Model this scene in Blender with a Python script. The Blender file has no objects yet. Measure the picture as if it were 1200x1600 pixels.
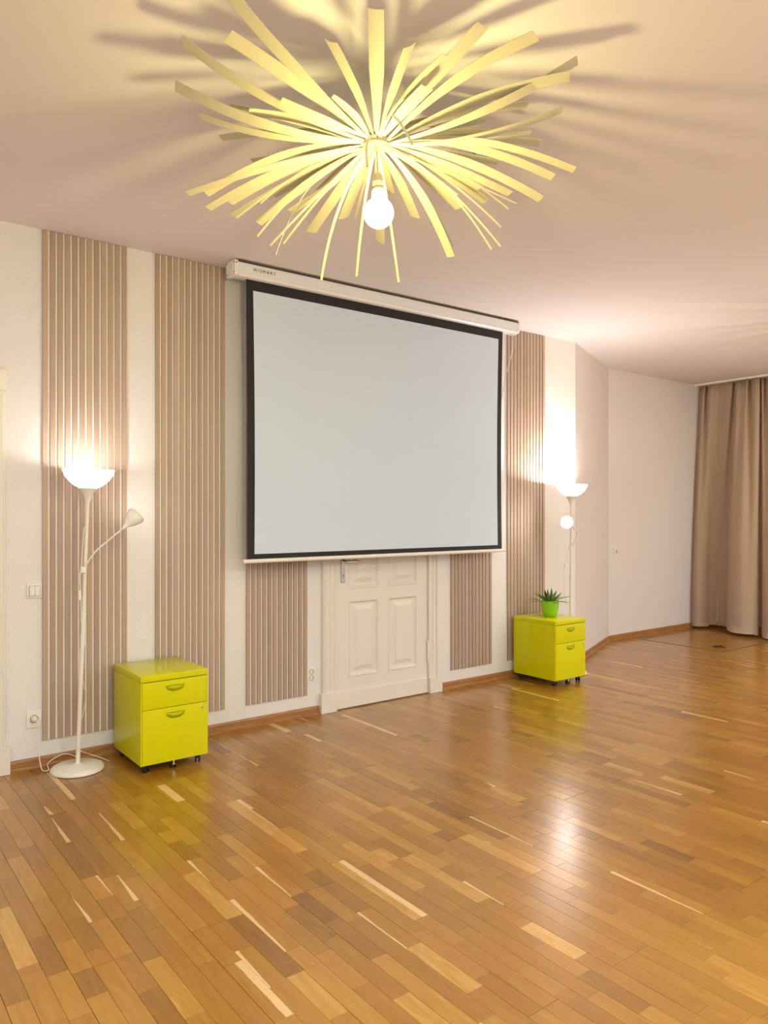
import bpy, bmesh, math, random
from mathutils import Vector, Matrix
random.seed(7)
R = math.radians
SC = bpy.context.scene
COL = SC.collection

# ---------------------------------------------------------------- camera
F_PX = 1180.0
CAM = Vector((0.0, -4.83, 1.52))
TH = R(37.32)
cam_d = bpy.data.cameras.new('camera')
cam_d.sensor_fit = 'VERTICAL'; cam_d.sensor_height = 24.0
cam_d.lens = 24.0 * F_PX / 1600.0
cam_d.clip_start = 0.05; cam_d.clip_end = 60
cam = bpy.data.objects.new('camera', cam_d); COL.objects.link(cam)
cam.location = CAM
cam.rotation_euler = (R(90), 0, -TH)
SC.camera = cam
FWD = Vector((math.sin(TH), math.cos(TH), 0)); RGT = Vector((math.cos(TH), -math.sin(TH), 0)); UP = Vector((0, 0, 1))
def ray(px, py): return FWD + RGT * ((px - 600) / F_PX) + UP * ((800 - py) / F_PX)
def at(px, py, t): return CAM + ray(px, py) * t

# ---------------------------------------------------------------- world, exposure, added fill light
w = bpy.data.worlds.new('world'); SC.world = w; w.use_nodes = True
w.node_tree.nodes['Background'].inputs[0].default_value = (0.8, 0.72, 0.66, 1)
w.node_tree.nodes['Background'].inputs[1].default_value = 0.15
SC.view_settings.view_transform = 'Standard'
SC.view_settings.look = 'None'
SC.view_settings.gamma = 1.0
SC.view_settings.use_curve_mapping = False
SC.view_settings.exposure = 0.43

def light(name, kind, loc, energy, color, **k):
    d = bpy.data.lights.new(name, kind); d.energy = energy; d.color = color
    for a, b in k.items(): setattr(d, a, b)
    o = bpy.data.objects.new(name, d); COL.objects.link(o); o.location = loc
    return o
# added fill: unseen area lights at ceiling height, behind and beside the camera
PINK = (0.90, 0.96, 1.0)
a = light('added_ceiling_fill', 'AREA', (1.2, -5.9, 3.1), 92, PINK, shape='RECTANGLE', size=3.2, size_y=1.0)
a = light('added_ceiling_fill', 'AREA', (-0.6, -3.6, 3.15), 26, PINK, shape='RECTANGLE', size=1.2, size_y=1.2)
a = light('added_ceiling_fill', 'AREA', (8.3, -3.4, 3.10), 70, PINK, shape='RECTANGLE', size=1.0, size_y=1.0); a.rotation_euler = (0, -R(30), 0)
a = light('added_ceiling_fill', 'AREA', (6.2, -5.9, 3.1), 92, PINK, shape='RECTANGLE', size=3.5, size_y=1.0)
# added upward fill from behind the camera to brighten the ceiling, no lamp modelled
a = light('added_upward_fill', 'AREA', (1.0, -6.2, 1.0), 22, (0.92, 0.95, 1.0), shape='RECTANGLE', size=3.5, size_y=0.8); a.rotation_euler = (R(180), 0, 0)
a = light('added_upward_fill', 'AREA', (6.5, -6.2, 1.0), 22, (0.92, 0.95, 1.0), shape='RECTANGLE', size=3.5, size_y=0.8); a.rotation_euler = (R(180), 0, 0)
BULB_E = 225.0
BULB_C = (1.0, 0.86, 0.34)
LAMP_C = (1.0, 0.92, 0.90)

CEIL = 3.209
# ---------------------------------------------------------------- helpers
def link(o, parent=None):
    COL.objects.link(o)
    if parent is not None: o.parent = parent
    return o
def obj(name, bm, m, parent=None, smooth=False, rel=None):
    me = bpy.data.meshes.new(name)
    bm.normal_update()
    bm.to_mesh(me); bm.free()
    ms = m if isinstance(m, (list, tuple)) else [m]
    for x in ms: me.materials.append(x)
    if smooth:
        for p in me.polygons: p.use_smooth = True
        if smooth is not True:
            me.set_sharp_from_angle(angle=R(smooth))
    o = bpy.data.objects.new(name, me)
    link(o, parent)
    if parent is not None and rel is None:      # geometry is given in world coordinates
        o.matrix_parent_inverse = WINV.get(parent.name, Matrix())
    return o
WINV = {}
def thing(name, label, cat, loc=(0, 0, 0), group=None):
    o = bpy.data.objects.new(name, None); COL.objects.link(o)
    o.empty_display_size = 0.1
    o.location = loc; o['label'] = label; o['category'] = cat
    if group: o['group'] = group
    WINV[o.name] = Matrix.Translation(Vector(loc)).inverted()
    return o
def tag(o, label, cat, group=None):
    o['label'] = label; o['category'] = cat
    if group: o['group'] = group
    return o
def struct(o): o['kind'] = 'structure'; return o
def NB(): return bmesh.new()
def box(bm, x0, x1, y0, y1, z0, z1, mi=0, M=None, bev=0.0):
    vs = [bm.verts.new((x, y, z)) for z in (z0, z1) for y in (y0, y1) for x in (x0, x1)]
    fs = [(0, 2, 3, 1), (4, 5, 7, 6), (0, 1, 5, 4), (2, 6, 7, 3), (0, 4, 6, 2), (1, 3, 7, 5)]
    out = []
    for f in fs:
        fc = bm.faces.new([vs[i] for i in f]); fc.material_index = mi; out.append(fc)
    if bev > 0:
        es = list({e for f in out for e in f.edges})
        r = bmesh.ops.bevel(bm, geom=es, offset=bev, segments=2, profile=0.6, affect='EDGES')
        vs = list({v for f in r['faces'] for v in f.verts} | {v for v in vs if v.is_valid})
    if M is not None:
        for v in vs:
            if v.is_valid: v.co = M @ v.co
    return vs
def tube(bm, pts, r, n=8, cap=True, radii=None):
    pts = [Vector(p) for p in pts]
    rings = []
    prev = None
    for i, p in enumerate(pts):
        t = (pts[min(i + 1, len(pts) - 1)] - pts[max(i - 1, 0)]).normalized()
        if prev is None:
            a = Vector((0, 0, 1)) if abs(t.z) < 0.9 else Vector((1, 0, 0))
            nrm = t.cross(a).normalized()
        else:
            nrm = (prev - t * prev.dot(t)).normalized()
        prev = nrm
        b = t.cross(nrm)
        rr = radii[i] if radii else r
        rings.append([bm.verts.new(p + (nrm * math.cos(2 * math.pi * k / n) + b * math.sin(2 * math.pi * k / n)) * rr) for k in range(n)])
    for i in range(len(rings) - 1):
        for k in range(n):
            bm.faces.new((rings[i][k], rings[i][(k + 1) % n], rings[i + 1][(k + 1) % n], rings[i + 1][k]))
    if cap:
        bm.faces.new(list(reversed(rings[0]))); bm.faces.new(rings[-1])
def lathe(bm, prof, n=32, M=None, mi=0):
    """prof: list of (r, z); r==0 makes a pole"""
    rings = []
    for r, z in prof:
        if r <= 1e-6:
            v = bm.verts.new((0, 0, z)); rings.append([v])
        else:
            rings.append([bm.verts.new((r * math.cos(2 * math.pi * k / n), r * math.sin(2 * math.pi * k / n), z)) for k in range(n)])
    for a, b in zip(rings, rings[1:]):
        for k in range(n):
            k2 = (k + 1) % n
            if len(a) == 1 and len(b) == 1: continue
            if len(a) == 1: f = bm.faces.new((a[0], b[k2], b[k]))
            elif len(b) == 1: f = bm.faces.new((a[k], a[k2], b[0]))
            else: f = bm.faces.new((a[k], a[k2], b[k2], b[k]))
            f.material_index = mi
    if M is not None:
        for rg in rings:
            for v in rg: v.co = M @ v.co
def align(d, loc):
    """matrix taking +Z to direction d at loc"""
    return Matrix.Translation(Vector(loc)) @ Vector(d).normalized().to_track_quat('Z', 'Y').to_matrix().to_4x4()
def spline(pts, n=10):
    pts = [Vector(p) for p in pts]; out = []
    for i in range(len(pts) - 1):
        p0 = pts[max(i - 1, 0)]; p1 = pts[i]; p2 = pts[i + 1]; p3 = pts[min(i + 2, len(pts) - 1)]
        for k in range(n):
            t = k / n
            out.append(0.5 * ((2 * p1) + (p2 - p0) * t + (2 * p0 - 5 * p1 + 4 * p2 - p3) * t * t + (-p0 + 3 * p1 - 3 * p2 + p3) * t ** 3))
    out.append(pts[-1]); return out

# ---------------------------------------------------------------- materials
def mat(name, color, rough=0.5, metal=0.0, bump=0.0, bscale=40, var=0.0, coat=0.0, spec=0.5, **k):
    m = bpy.data.materials.new(name); m.use_nodes = True
    nt = m.node_tree; b = nt.nodes['Principled BSDF']
    b.inputs['Base Color'].default_value = (*color, 1)
    b.inputs['Roughness'].default_value = rough
    b.inputs['Metallic'].default_value = metal
    b.inputs['Coat Weight'].default_value = coat
    b.inputs['Specular IOR Level'].default_value = spec
    for a, v in k.items(): b.inputs[a.replace('_', ' ')].default_value = v
    tc = nt.nodes.new('ShaderNodeTexCoord')
    nz = nt.nodes.new('ShaderNodeTexNoise'); nz.inputs['Scale'].default_value = bscale; nz.inputs['Detail'].default_value = 4
    nt.links.new(tc.outputs['Object'], nz.inputs['Vector'])
    if bump > 0:
        bp = nt.nodes.new('ShaderNodeBump'); bp.inputs['Strength'].default_value = bump; bp.inputs['Distance'].default_value = 0.004
        nt.links.new(nz.outputs['Fac'], bp.inputs['Height']); nt.links.new(bp.outputs['Normal'], b.inputs['Normal'])
    if var > 0:
        mx = nt.nodes.new('ShaderNodeMix'); mx.data_type = 'RGBA'
        mx.inputs['A'].default_value = (*[c * (1 - var) for c in color], 1); mx.inputs['B'].default_value = (*[min(1, c * (1 + var)) for c in color], 1)
        nt.links.new(nz.outputs['Fac'], mx.inputs['Factor']); nt.links.new(mx.outputs['Result'], b.inputs['Base Color'])
    return m
def emis(name, color, e):
    m = bpy.data.materials.new(name); m.use_nodes = True
    b = m.node_tree.nodes['Principled BSDF']
    b.inputs['Base Color'].default_value = (*color, 1)
    b.inputs['Emission Color'].default_value = (*color, 1)
    b.inputs['Emission Strength'].default_value = e
    return m

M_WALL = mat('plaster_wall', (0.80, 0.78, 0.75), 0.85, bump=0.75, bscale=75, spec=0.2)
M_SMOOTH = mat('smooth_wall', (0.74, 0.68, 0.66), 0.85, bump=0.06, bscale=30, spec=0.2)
M_CEIL = mat('ceiling_paint', (0.76, 0.705, 0.695), 0.9, bump=0.05, bscale=25, spec=0.1)
M_DOOR = mat('door_gloss_paint', (0.80, 0.76, 0.67), 0.35, bump=0.05, bscale=60)
M_SLAT = None
M_SLATB = mat('slat_backing_felt', (0.93, 0.91, 0.87), 0.9, bump=0.1, bscale=300)
M_CASE = mat('screen_case_white', (0.80, 0.82, 0.86), 0.35)
M_CASELIP = mat('screen_case_lip', (0.9, 0.87, 0.86), 0.3)
M_DARK = mat('dark_brown', (0.07, 0.05, 0.04), 0.7)
M_SCREEN = mat('screen_fabric', (0.61, 0.73, 0.86), 0.8, bump=0.03, bscale=200, spec=0.2)
M_BLACK = mat('screen_border', (0.012, 0.013, 0.014), 0.75)
M_GREEN = mat('lime_lacquer', (0.66, 0.65, 0.001), 0.2, bump=0.02, bscale=60, spec=0.22)
M_LACQ2 = mat('lime_lacquer_handle', (0.70, 0.70, 0.004), 0.16, spec=0.6)
M_RUB = mat('black_rubber', (0.012, 0.012, 0.014), 0.4)
M_CHROME = mat('chrome', (0.75, 0.75, 0.76), 0.2, metal=1.0)
M_BRUSH = mat('brushed_nickel', (0.45, 0.47, 0.45), 0.35, metal=1.0)
M_LAMP = mat('lamp_white_metal', (0.84, 0.81, 0.73), 0.35)
M_PLASTIC = mat('white_plastic', (0.85, 0.83, 0.77), 0.35)
M_CORD = mat('white_cord', (0.84, 0.81, 0.73), 0.5)
M_VEN = mat('ribbon_veneer', (0.60, 0.555, 0.355), 0.5, var=0.06, bscale=18)
M_HUB = mat('chandelier_plastic', (0.42, 0.37, 0.22), 0.45)
M_BULB = emis('glowing_bulb', BULB_C, BULB_E)
M_POT = mat('green_glazed_pot', (0.26, 0.60, 0.01), 0.3, coat=0.3)
M_SOIL = mat('potting_soil', (0.02, 0.014, 0.008), 0.95, bump=0.8, bscale=150)
M_ROCK = mat('rocker_grey', (0.55, 0.52, 0.48), 0.4)
M_HOLE = mat('socket_recess', (0.30, 0.28, 0.22), 0.5)

def leaf_mat():
    m = mat('succulent_leaf', (0.05, 0.14, 0.02), 0.4)
    nt = m.node_tree; b = nt.nodes['Principled BSDF']
    uv = nt.nodes.new('ShaderNodeUVMap'); sp = nt.nodes.new('ShaderNodeSeparateXYZ'); nt.links.new(uv.outputs[0], sp.inputs[0])
    cr = nt.nodes.new('ShaderNodeValToRGB')
    cr.color_ramp.elements[0].color = (0.22, 0.42, 0.05, 1); cr.color_ramp.elements[1].color = (0.05, 0.13, 0.02, 1)
    cr.color_ramp.elements[0].position = 0.1; cr.color_ramp.elements[1].position = 0.75
    nt.links.new(sp.outputs['Y'], cr.inputs[0]); nt.links.new(cr.outputs[0], b.inputs['Base Color'])
    return m
M_LEAF = leaf_mat()

def slat_mat():
    m = mat('oak_slat', (0.45, 0.31, 0.20), 0.55)
    nt = m.node_tree; b = nt.nodes['Principled BSDF']
    g = nt.nodes.new('ShaderNodeNewGeometry')
    mp = nt.nodes.new('ShaderNodeMapping'); mp.inputs['Scale'].default_value = (60, 60, 1.2)
    nt.links.new(g.outputs['Position'], mp.inputs['Vector'])
    nz = nt.nodes.new('ShaderNodeTexNoise'); nz.inputs['Scale'].default_value = 3; nz.inputs['Detail'].default_value = 4
    nt.links.new(mp.outputs[0], nz.inputs['Vector'])
    cr = nt.nodes.new('ShaderNodeValToRGB')
    cr.color_ramp.elements[0].position = 0.3; cr.color_ramp.elements[1].position = 0.7
    cr.color_ramp.elements[0].color = (0.43, 0.31, 0.215, 1); cr.color_ramp.elements[1].color = (0.49, 0.36, 0.26, 1)
    nt.links.new(nz.outputs['Fac'], cr.inputs[0])
    oi = nt.nodes.new('ShaderNodeObjectInfo')
    mr = nt.nodes.new('ShaderNodeMapRange'); mr.inputs['To Min'].default_value = 0.88; mr.inputs['To Max'].default_value = 1.08
    nt.links.new(oi.outputs['Random'], mr.inputs['Value'])
    mx = nt.nodes.new('ShaderNodeVectorMath'); mx.operation = 'SCALE'
    nt.links.new(cr.outputs[0], mx.inputs[0]); nt.links.new(mr.outputs[0], mx.inputs['Scale'])
    nt.links.new(mx.outputs[0], b.inputs['Base Color'])
    return m
M_SLAT = slat_mat()
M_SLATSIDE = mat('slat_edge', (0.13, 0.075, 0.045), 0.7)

def parquet_mat():
    m = mat('oak_parquet', (0.5, 0.3, 0.12), 0.3, spec=0.75)
    nt = m.node_tree; N = nt.nodes; L = nt.links; b = N['Principled BSDF']
    b.inputs['Coat Weight'].default_value = 0.25; b.inputs['Coat Roughness'].default_value = 0.20
    g = N.new('ShaderNodeNewGeometry')
    at_ = N.new('ShaderNodeAttribute'); at_.attribute_name = 'tone'
    at2 = N.new('ShaderNodeAttribute'); at2.attribute_name = 'seed'
    at3 = N.new('ShaderNodeAttribute'); at3.attribute_name = 'sap'
    uv = N.new('ShaderNodeUVMap'); uv.uv_map = 'UVMap'
    # offset the position by the strip's seed so that the grain differs per strip
    sv = N.new('ShaderNodeCombineXYZ')
    mu = N.new('ShaderNodeMath'); mu.operation = 'MULTIPLY'; mu.inputs[1].default_value = 37.0
    L.new(at2.outputs['Fac'], mu.inputs[0]); L.new(mu.outputs[0], sv.inputs['Y']); L.new(mu.outputs[0], sv.inputs['Z'])
    ad = N.new('ShaderNodeVectorMath'); ad.operation = 'ADD'; L.new(g.outputs['Position'], ad.inputs[0]); L.new(sv.outputs[0], ad.inputs[1])
    mp = N.new('ShaderNodeMapping'); mp.inputs['Scale'].default_value = (26, 2.4, 26); L.new(ad.outputs[0], mp.inputs['Vector'])
    n1 = N.new('ShaderNodeTexNoise'); n1.inputs['Scale'].default_value = 1.6; n1.inputs['Detail'].default_value = 5; n1.inputs['Distortion'].default_value = 1.1
    L.new(mp.outputs[0], n1.inputs['Vector'])
    mp2 = N.new('ShaderNodeMapping'); mp2.inputs['Scale'].default_value = (160, 7, 160); L.new(ad.outputs[0], mp2.inputs['Vector'])
    n2 = N.new('ShaderNodeTexNoise'); n2.inputs['Scale'].default_value = 2.2; n2.inputs['Detail'].default_value = 3
    L.new(mp2.outputs[0], n2.inputs['Vector'])
    # tone ramp
    cr = N.new('ShaderNodeValToRGB'); e = cr.color_ramp.elements
    e[0].position = 0.0; e[0].color = (0.20, 0.082, 0.012, 1)
    e[1].position = 1.0; e[1].color = (0.60, 0.345, 0.09, 1)
    for p, c in ((0.25, (0.29, 0.128, 0.013, 1)), (0.5, (0.365, 0.168, 0.018, 1)), (0.75, (0.44, 0.22, 0.028, 1))):
        x = e.new(p); x.color = c
    s1 = N.new('ShaderNodeMath'); s1.operation = 'MULTIPLY_ADD'; s1.inputs[1].default_value = 0.50; L.new(n1.outputs['Fac'], s1.inputs[0]); L.new(at_.outputs['Fac'], s1.inputs[2])
    s2 = N.new('ShaderNodeMath'); s2.operation = 'MULTIPLY_ADD'; s2.inputs[1].default_value = 0.28; L.new(n2.outputs['Fac'], s2.inputs[0]); L.new(s1.outputs[0], s2.inputs[2])
    s3 = N.new('ShaderNodeMath'); s3.operation = 'SUBTRACT'; s3.inputs[1].default_value = 0.39; L.new(s2.outputs[0], s3.inputs[0])
    L.new(s3.outputs[0], cr.inputs[0])
    # sapwood edge: pale band on one side of the strip, where uv.x < sap width (wavers)
    sx = N.new('ShaderNodeSeparateXYZ'); L.new(uv.outputs[0], sx.inputs[0])
    wv = N.new('ShaderNodeMath'); wv.operation = 'MULTIPLY_ADD'; wv.inputs[1].default_value = 0.25; L.new(n1.outputs['Fac'], wv.inputs[0]); L.new(sx.outputs['X'], wv.inputs[2])
    w0 = N.new('ShaderNodeMath'); w0.operation = 'SUBTRACT'; w0.inputs[1].default_value = 0.125; L.new(wv.outputs[0], w0.inputs[0])
    # taper of the band along the strip (uv.y 0..1)
    tp = N.new('ShaderNodeMath'); tp.operation = 'MULTIPLY'; L.new(sx.outputs['Y'], tp.inputs[0]); L.new(at3.outputs['Fac'], tp.inputs[1])
    lt = N.new('ShaderNodeMath'); lt.operation = 'LESS_THAN'; L.new(w0.outputs[0], lt.inputs[0]); L.new(tp.outputs[0], lt.inputs[1])
    mxs = N.new('ShaderNodeMix'); mxs.data_type = 'RGBA'; mxs.inputs['B'].default_value = (0.72, 0.47, 0.215, 1)
    L.new(cr.outputs[0], mxs.inputs['A']); g0 = N.new('ShaderNodeMath'); g0.operation = 'GREATER_THAN'; g0.inputs[1].default_value = 0.02; L.new(tp.outputs[0], g0.inputs[0])
    lm = N.new('ShaderNodeMath'); lm.operation = 'MULTIPLY'; L.new(g0.outputs[0], lm.inputs[0]); L.new(lt.outputs[0], lm.inputs[1]); L.new(lm.outputs[0], mxs.inputs['Factor'])
    # small knots
    vo = N.new('ShaderNodeTexVoronoi'); vo.inputs['Scale'].default_value = 2.6; vo.feature = 'F1'
    mp3 = N.new('ShaderNodeMapping'); mp3.inputs['Scale'].default_value = (1.6, 1.0, 0.0); L.new(g.outputs['Position'], mp3.inputs['Vector']); L.new(mp3.outputs[0], vo.inputs['Vector'])
    kr = N.new('ShaderNodeMapRange'); kr.inputs['From Min'].default_value = 0.012; kr.inputs['From Max'].default_value = 0.03; kr.inputs['To Min'].default_value = 0.75; kr.inputs['To Max'].default_value = 0.0
    L.new(vo.outputs['Distance'], kr.inputs['Value'])
    mk = N.new('ShaderNodeMix'); mk.data_type = 'RGBA'; mk.inputs['B'].default_value = (0.09, 0.035, 0.012, 1)
    L.new(kr.outputs[0], mk.inputs['Factor']); L.new(mxs.outputs['Result'], mk.inputs['A'])
    L.new(mk.outputs['Result'], b.inputs['Base Color'])
    rr = N.new('ShaderNodeMapRange'); rr.inputs['To Min'].default_value = 0.20; rr.inputs['To Max'].default_value = 0.30
    L.new(n1.outputs['Fac'], rr.inputs['Value']); L.new(rr.outputs[0], b.inputs['Roughness'])
    bp = N.new('ShaderNodeBump'); bp.inputs['Strength'].default_value = 0.05; bp.inputs['Distance'].default_value = 0.002
    L.new(n2.outputs['Fac'], bp.inputs['Height']); L.new(bp.outputs[0], b.inputs['Normal'])
    return m
M_PARQ = parquet_mat()
M_SUB = mat('parquet_joint', (0.10, 0.045, 0.015), 0.8)
def skirting_mat():
    m = mat('skirting_wood', (0.40, 0.19, 0.07), 0.4)
    nt = m.node_tree; N = nt.nodes; L = nt.links; b = N['Principled BSDF']
    g = N.new('ShaderNodeNewGeometry'); mp = N.new('ShaderNodeMapping'); mp.inputs['Scale'].default_value = (3, 3, 60); L.new(g.outputs['Position'], mp.inputs['Vector'])
    n = N.new('ShaderNodeTexNoise'); n.inputs['Scale'].default_value = 2.0; n.inputs['Detail'].default_value = 5; L.new(mp.outputs[0], n.inputs['Vector'])
    cr = N.new('ShaderNodeValToRGB'); cr.color_ramp.elements[0].position = 0.3; cr.color_ramp.elements[1].position = 0.72
    cr.color_ramp.elements[0].color = (0.26, 0.105, 0.030, 1); cr.color_ramp.elements[1].color = (0.45, 0.215, 0.065, 1)
    L.new(n.outputs['Fac'], cr.inputs[0]); L.new(cr.outputs[0], b.inputs['Base Color'])
    return m
M_SKIRT = skirting_mat()
def curtain_mat():
    m = mat('curtain_cloth', (0.84, 0.64, 0.48), 0.9, spec=0.1)
    nt = m.node_tree; N = nt.nodes; L = nt.links; b = N['Principled BSDF']
    b.inputs['Sheen Weight'].default_value = 0.2
    g = N.new('ShaderNodeNewGeometry'); mp = N.new('ShaderNodeMapping'); mp.inputs['Scale'].default_value = (1, 1, 3); L.new(g.outputs['Position'], mp.inputs['Vector'])
    n = N.new('ShaderNodeTexNoise'); n.inputs['Scale'].default_value = 240; n.inputs['Detail'].default_value = 2; L.new(mp.outputs[0], n.inputs['Vector'])
    bp = N.new('ShaderNodeBump'); bp.inputs['Strength'].default_value = 0.25; bp.inputs['Distance'].default_value = 0.002
    L.new(n.outputs['Fac'], bp.inputs['Height']); L.new(bp.outputs[0], b.inputs['Normal'])
    return m
M_CURT = curtain_mat()
def shade_mat(name, col, tr, em=0.0):
    m = bpy.data.materials.new(name); m.use_nodes = True
    nt = m.node_tree; N = nt.nodes; L = nt.links; N.remove(N['Principled BSDF'])
    o = N['Material Output']
    d = N.new('ShaderNodeBsdfDiffuse'); d.inputs[0].default_value = (*col, 1)
    t = N.new('ShaderNodeBsdfTranslucent'); t.inputs[0].default_value = (*col, 1)
    mx = N.new('ShaderNodeMixShader'); mx.inputs[0].default_value = tr
    L.new(d.outputs[0], mx.inputs[1]); L.new(t.outputs[0], mx.inputs[2])
    L.new(mx.outputs[0], o.inputs[0])
    return m
M_BOWL = shade_mat('lamp_bowl_plastic', (0.93, 0.91, 0.90), 0.38)
M_LBULB = emis('lamp_bulb_glass', LAMP_C, 10.0)

# ================================================================= STRUCTURE
XL, XR, YB = -1.6, 9.75, -7.0
# floor slab under the strips
bm = NB(); box(bm, XL, XR, YB, 0.0, -0.12, -0.008)
box(bm, 6.0, XR, 0.0, 0.80, -0.12, -0.008)
floor = struct(obj('floor', bm, M_SUB))
bm = NB(); box(bm, XL, XR, YB, 0.80, CEIL, CEIL + 0.12)
struct(obj('ceiling', bm, M_CEIL))
# main wall with the door opening (3.205..4.136 wide, 2.12 high)
DX0, DX1, DZ = 3.203, 4.138, 2.12
bm = NB()
box(bm, XL, DX0, 0.0, 0.18, -0.01, CEIL); box(bm, DX1, 6.08, 0.0, 0.18, -0.01, CEIL); box(bm, DX0, DX1, 0.0, 0.18, DZ, CEIL)
box(bm, DX0, DX1, 0.08, 0.18, -0.01, DZ)
struct(obj('wall_back', bm, M_WALL))
def prism(bm, pts, z0, z1):
    lo = [bm.verts.new((x, y, z0)) for x, y in pts]; hi = [bm.verts.new((x, y, z1)) for x, y in pts]
    n = len(pts)
    bm.faces.new(list(reversed(lo))); bm.faces.new(hi)
    for i in range(n): bm.faces.new((lo[i], lo[(i + 1) % n], hi[(i + 1) % n], hi[i]))
C1 = (6.08, 0.0); C2 = (7.50, 0.645)
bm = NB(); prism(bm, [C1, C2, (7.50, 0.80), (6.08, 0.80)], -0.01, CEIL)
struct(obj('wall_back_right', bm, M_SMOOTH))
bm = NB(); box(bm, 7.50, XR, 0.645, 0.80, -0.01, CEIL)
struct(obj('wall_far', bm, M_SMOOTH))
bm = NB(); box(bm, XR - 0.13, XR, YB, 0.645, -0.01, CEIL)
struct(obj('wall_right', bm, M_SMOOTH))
bm = NB(); box(bm, XL - 0.12, XL, YB, 0.18, -0.01, CEIL); struct(obj('wall_left', bm, M_WALL))
bm = NB(); box(bm, XL - 0.12, XR, YB - 0.12, YB, -0.01, CEIL); struct(obj('wall_front', bm, M_WALL))

# skirting boards: board with a small quarter round at its foot
def skirting(name, p, q, nrm):
    p = Vector((*p, 0)); q = Vector((*q, 0)); n = Vector((*nrm, 0)).normalized()
    prof = [(0, 0), (0.026, 0), (0.025, 0.012), (0.020, 0.019), (0.014, 0.022), (0.014, 0.050), (0.010, 0.060), (0, 0.062)]
    bm = NB(); A = [bm.verts.new(p + n * a + Vector((0, 0, b))) for a, b in prof]; B = [bm.verts.new(q + n * a + Vector((0, 0, b))) for a, b in prof]
    k = len(prof)
    for i in range(k): bm.faces.new((A[i], A[(i + 1) % k], B[(i + 1) % k], B[i]))
    bm.faces.new(A); bm.faces.new(list(reversed(B)))
    bmesh.ops.recalc_face_normals(bm, faces=bm.faces)
    return struct(obj(name, bm, M_SKIRT))
skirting('baseboard_left', (0.925, 0), (3.055, 0), (0, -1))
skirting('baseboard_back', (4.283, 0), C1, (0, -1))
cd = Vector((C2[0] - C1[0], C2[1] - C1[1])).normalized()
skirting('baseboard_back_right', C1, C2, (cd.y, -cd.x))
skirting('baseboard_far', C2, (9.62, 0.645), (0, -1))
skirting('baseboard_right', (9.62, 0.645), (9.62, -6.9), (-1, 0))

# ================================================================= PARQUET
BW = 0.207; SW = BW / 3; X0 = 1.102
HX0, HX1, HY0, HY1 = 7.90, 9.20, -0.555, 0.50      # floor hatch
# strips seen pale, dark or with a pale sapwood edge in the photograph: (px, py, tone, sapwidth, side)
def fl(px, py):
    r = ray(px, py); t = -CAM.z / r.z; p = CAM + r * t; return p.x, p.y
strips = []
rs = random.Random(11)
def cut_row(y0, y1):
    out = []; y = y0 - rs.random() * 0.2
    first = True
    while y < y1 - 1e-4:
        L = rs.choice([0.16, 0.22, 0.28, 0.33, 0.38, 0.42, 0.48, 0.55, 0.62]) + rs.uniform(-0.03, 0.03)
        e = y + L
        if y1 - e < 0.13: e = y1
        out.append((max(y, y0), min(e, y1))); y = e
    return [o for o in out if o[1] - o[0] > 0.02]
k0 = math.floor((XL - X0) / BW); k1 = math.ceil((9.62 - X0) / BW)
for k in range(k0, k1):
    off = -2.235 if k % 2 == 0 else -3.285
    n0 = math.floor((YB - off) / 2.1); n1 = math.ceil((0.65 - off) / 2.1)
    btone = rs.uniform(-0.05, 0.05)
    for j in range(3):
        xa = X0 + k * BW + j * SW; xb = xa + SW
        for n in range(n0, n1):
            ya, yb = off + 2.1 * n, off + 2.1 * (n + 1)
            for (s, e) in cut_row(ya, yb):
                tone = min(0.95, max(0.02, rs.gauss(0.47, 0.115) + btone))
                u = rs.random()
                if u < 0.02: tone = rs.uniform(0.72, 0.88)
                elif u < 0.05: tone = rs.uniform(0.15, 0.25)
                sap = 0.0
                if rs.random() < 0.035: sap = rs.choice([0.18, 0.25, 0.35, 0.5])
                if rs.random() < 0.5: sap = -sap
                strips.append([xa, xb, s, e, tone, sap, j, s <= ya + 1e-4, e >= yb - 1e-4])
def setstrip(px, py, tone=None, sap=None, ends=None):
    x, y = fl(px, py)
    for s in strips:
        if s[0] <= x < s[1] and s[2] <= y < s[3]:
            if tone is not None: s[4] = tone
            if sap is not None: s[5] = sap
            return
def putstrip(pa, pb, tone, sap=0.0):
    """a strip whose two ends are seen at pixels pa (far end) and pb (near end)"""
    (xa, ya), (xb, yb) = fl(*pa), fl(*pb)
    x = (xa + xb) / 2; y1 = max(ya, yb); y0 = min(ya, yb)
    col = math.floor((x - X0) / SW); cx0 = X0 + col * SW
    keep = []
    new = None
    for s in strips:
        if abs(s[0] - cx0) < 1e-3 and s[3] > y0 + 1e-4 and s[2] < y1 - 1e-4:
            if new is None: new = [s[0], s[1], y0, y1, tone, sap, s[6], False, False]
            if y0 - 0.03 <= s[2] < y0: new[2] = s[2]
            if y1 < s[3] <= y1 + 0.03: new[3] = s[3]
            if s[2] < y0 - 0.03: keep.append([s[0], s[1], s[2], y0, s[4] if y0 - s[2] > 0.12 else 0.47, s[5], s[6], s[7], False])
            if s[3] > y1 + 0.03: keep.append([s[0], s[1], y1, s[3], s[4] if s[3] - y1 > 0.12 else 0.47, s[5], s[6], False, s[8]])
        else: keep.append(s)
    if new: keep.append(new)
    strips[:] = keep
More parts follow.
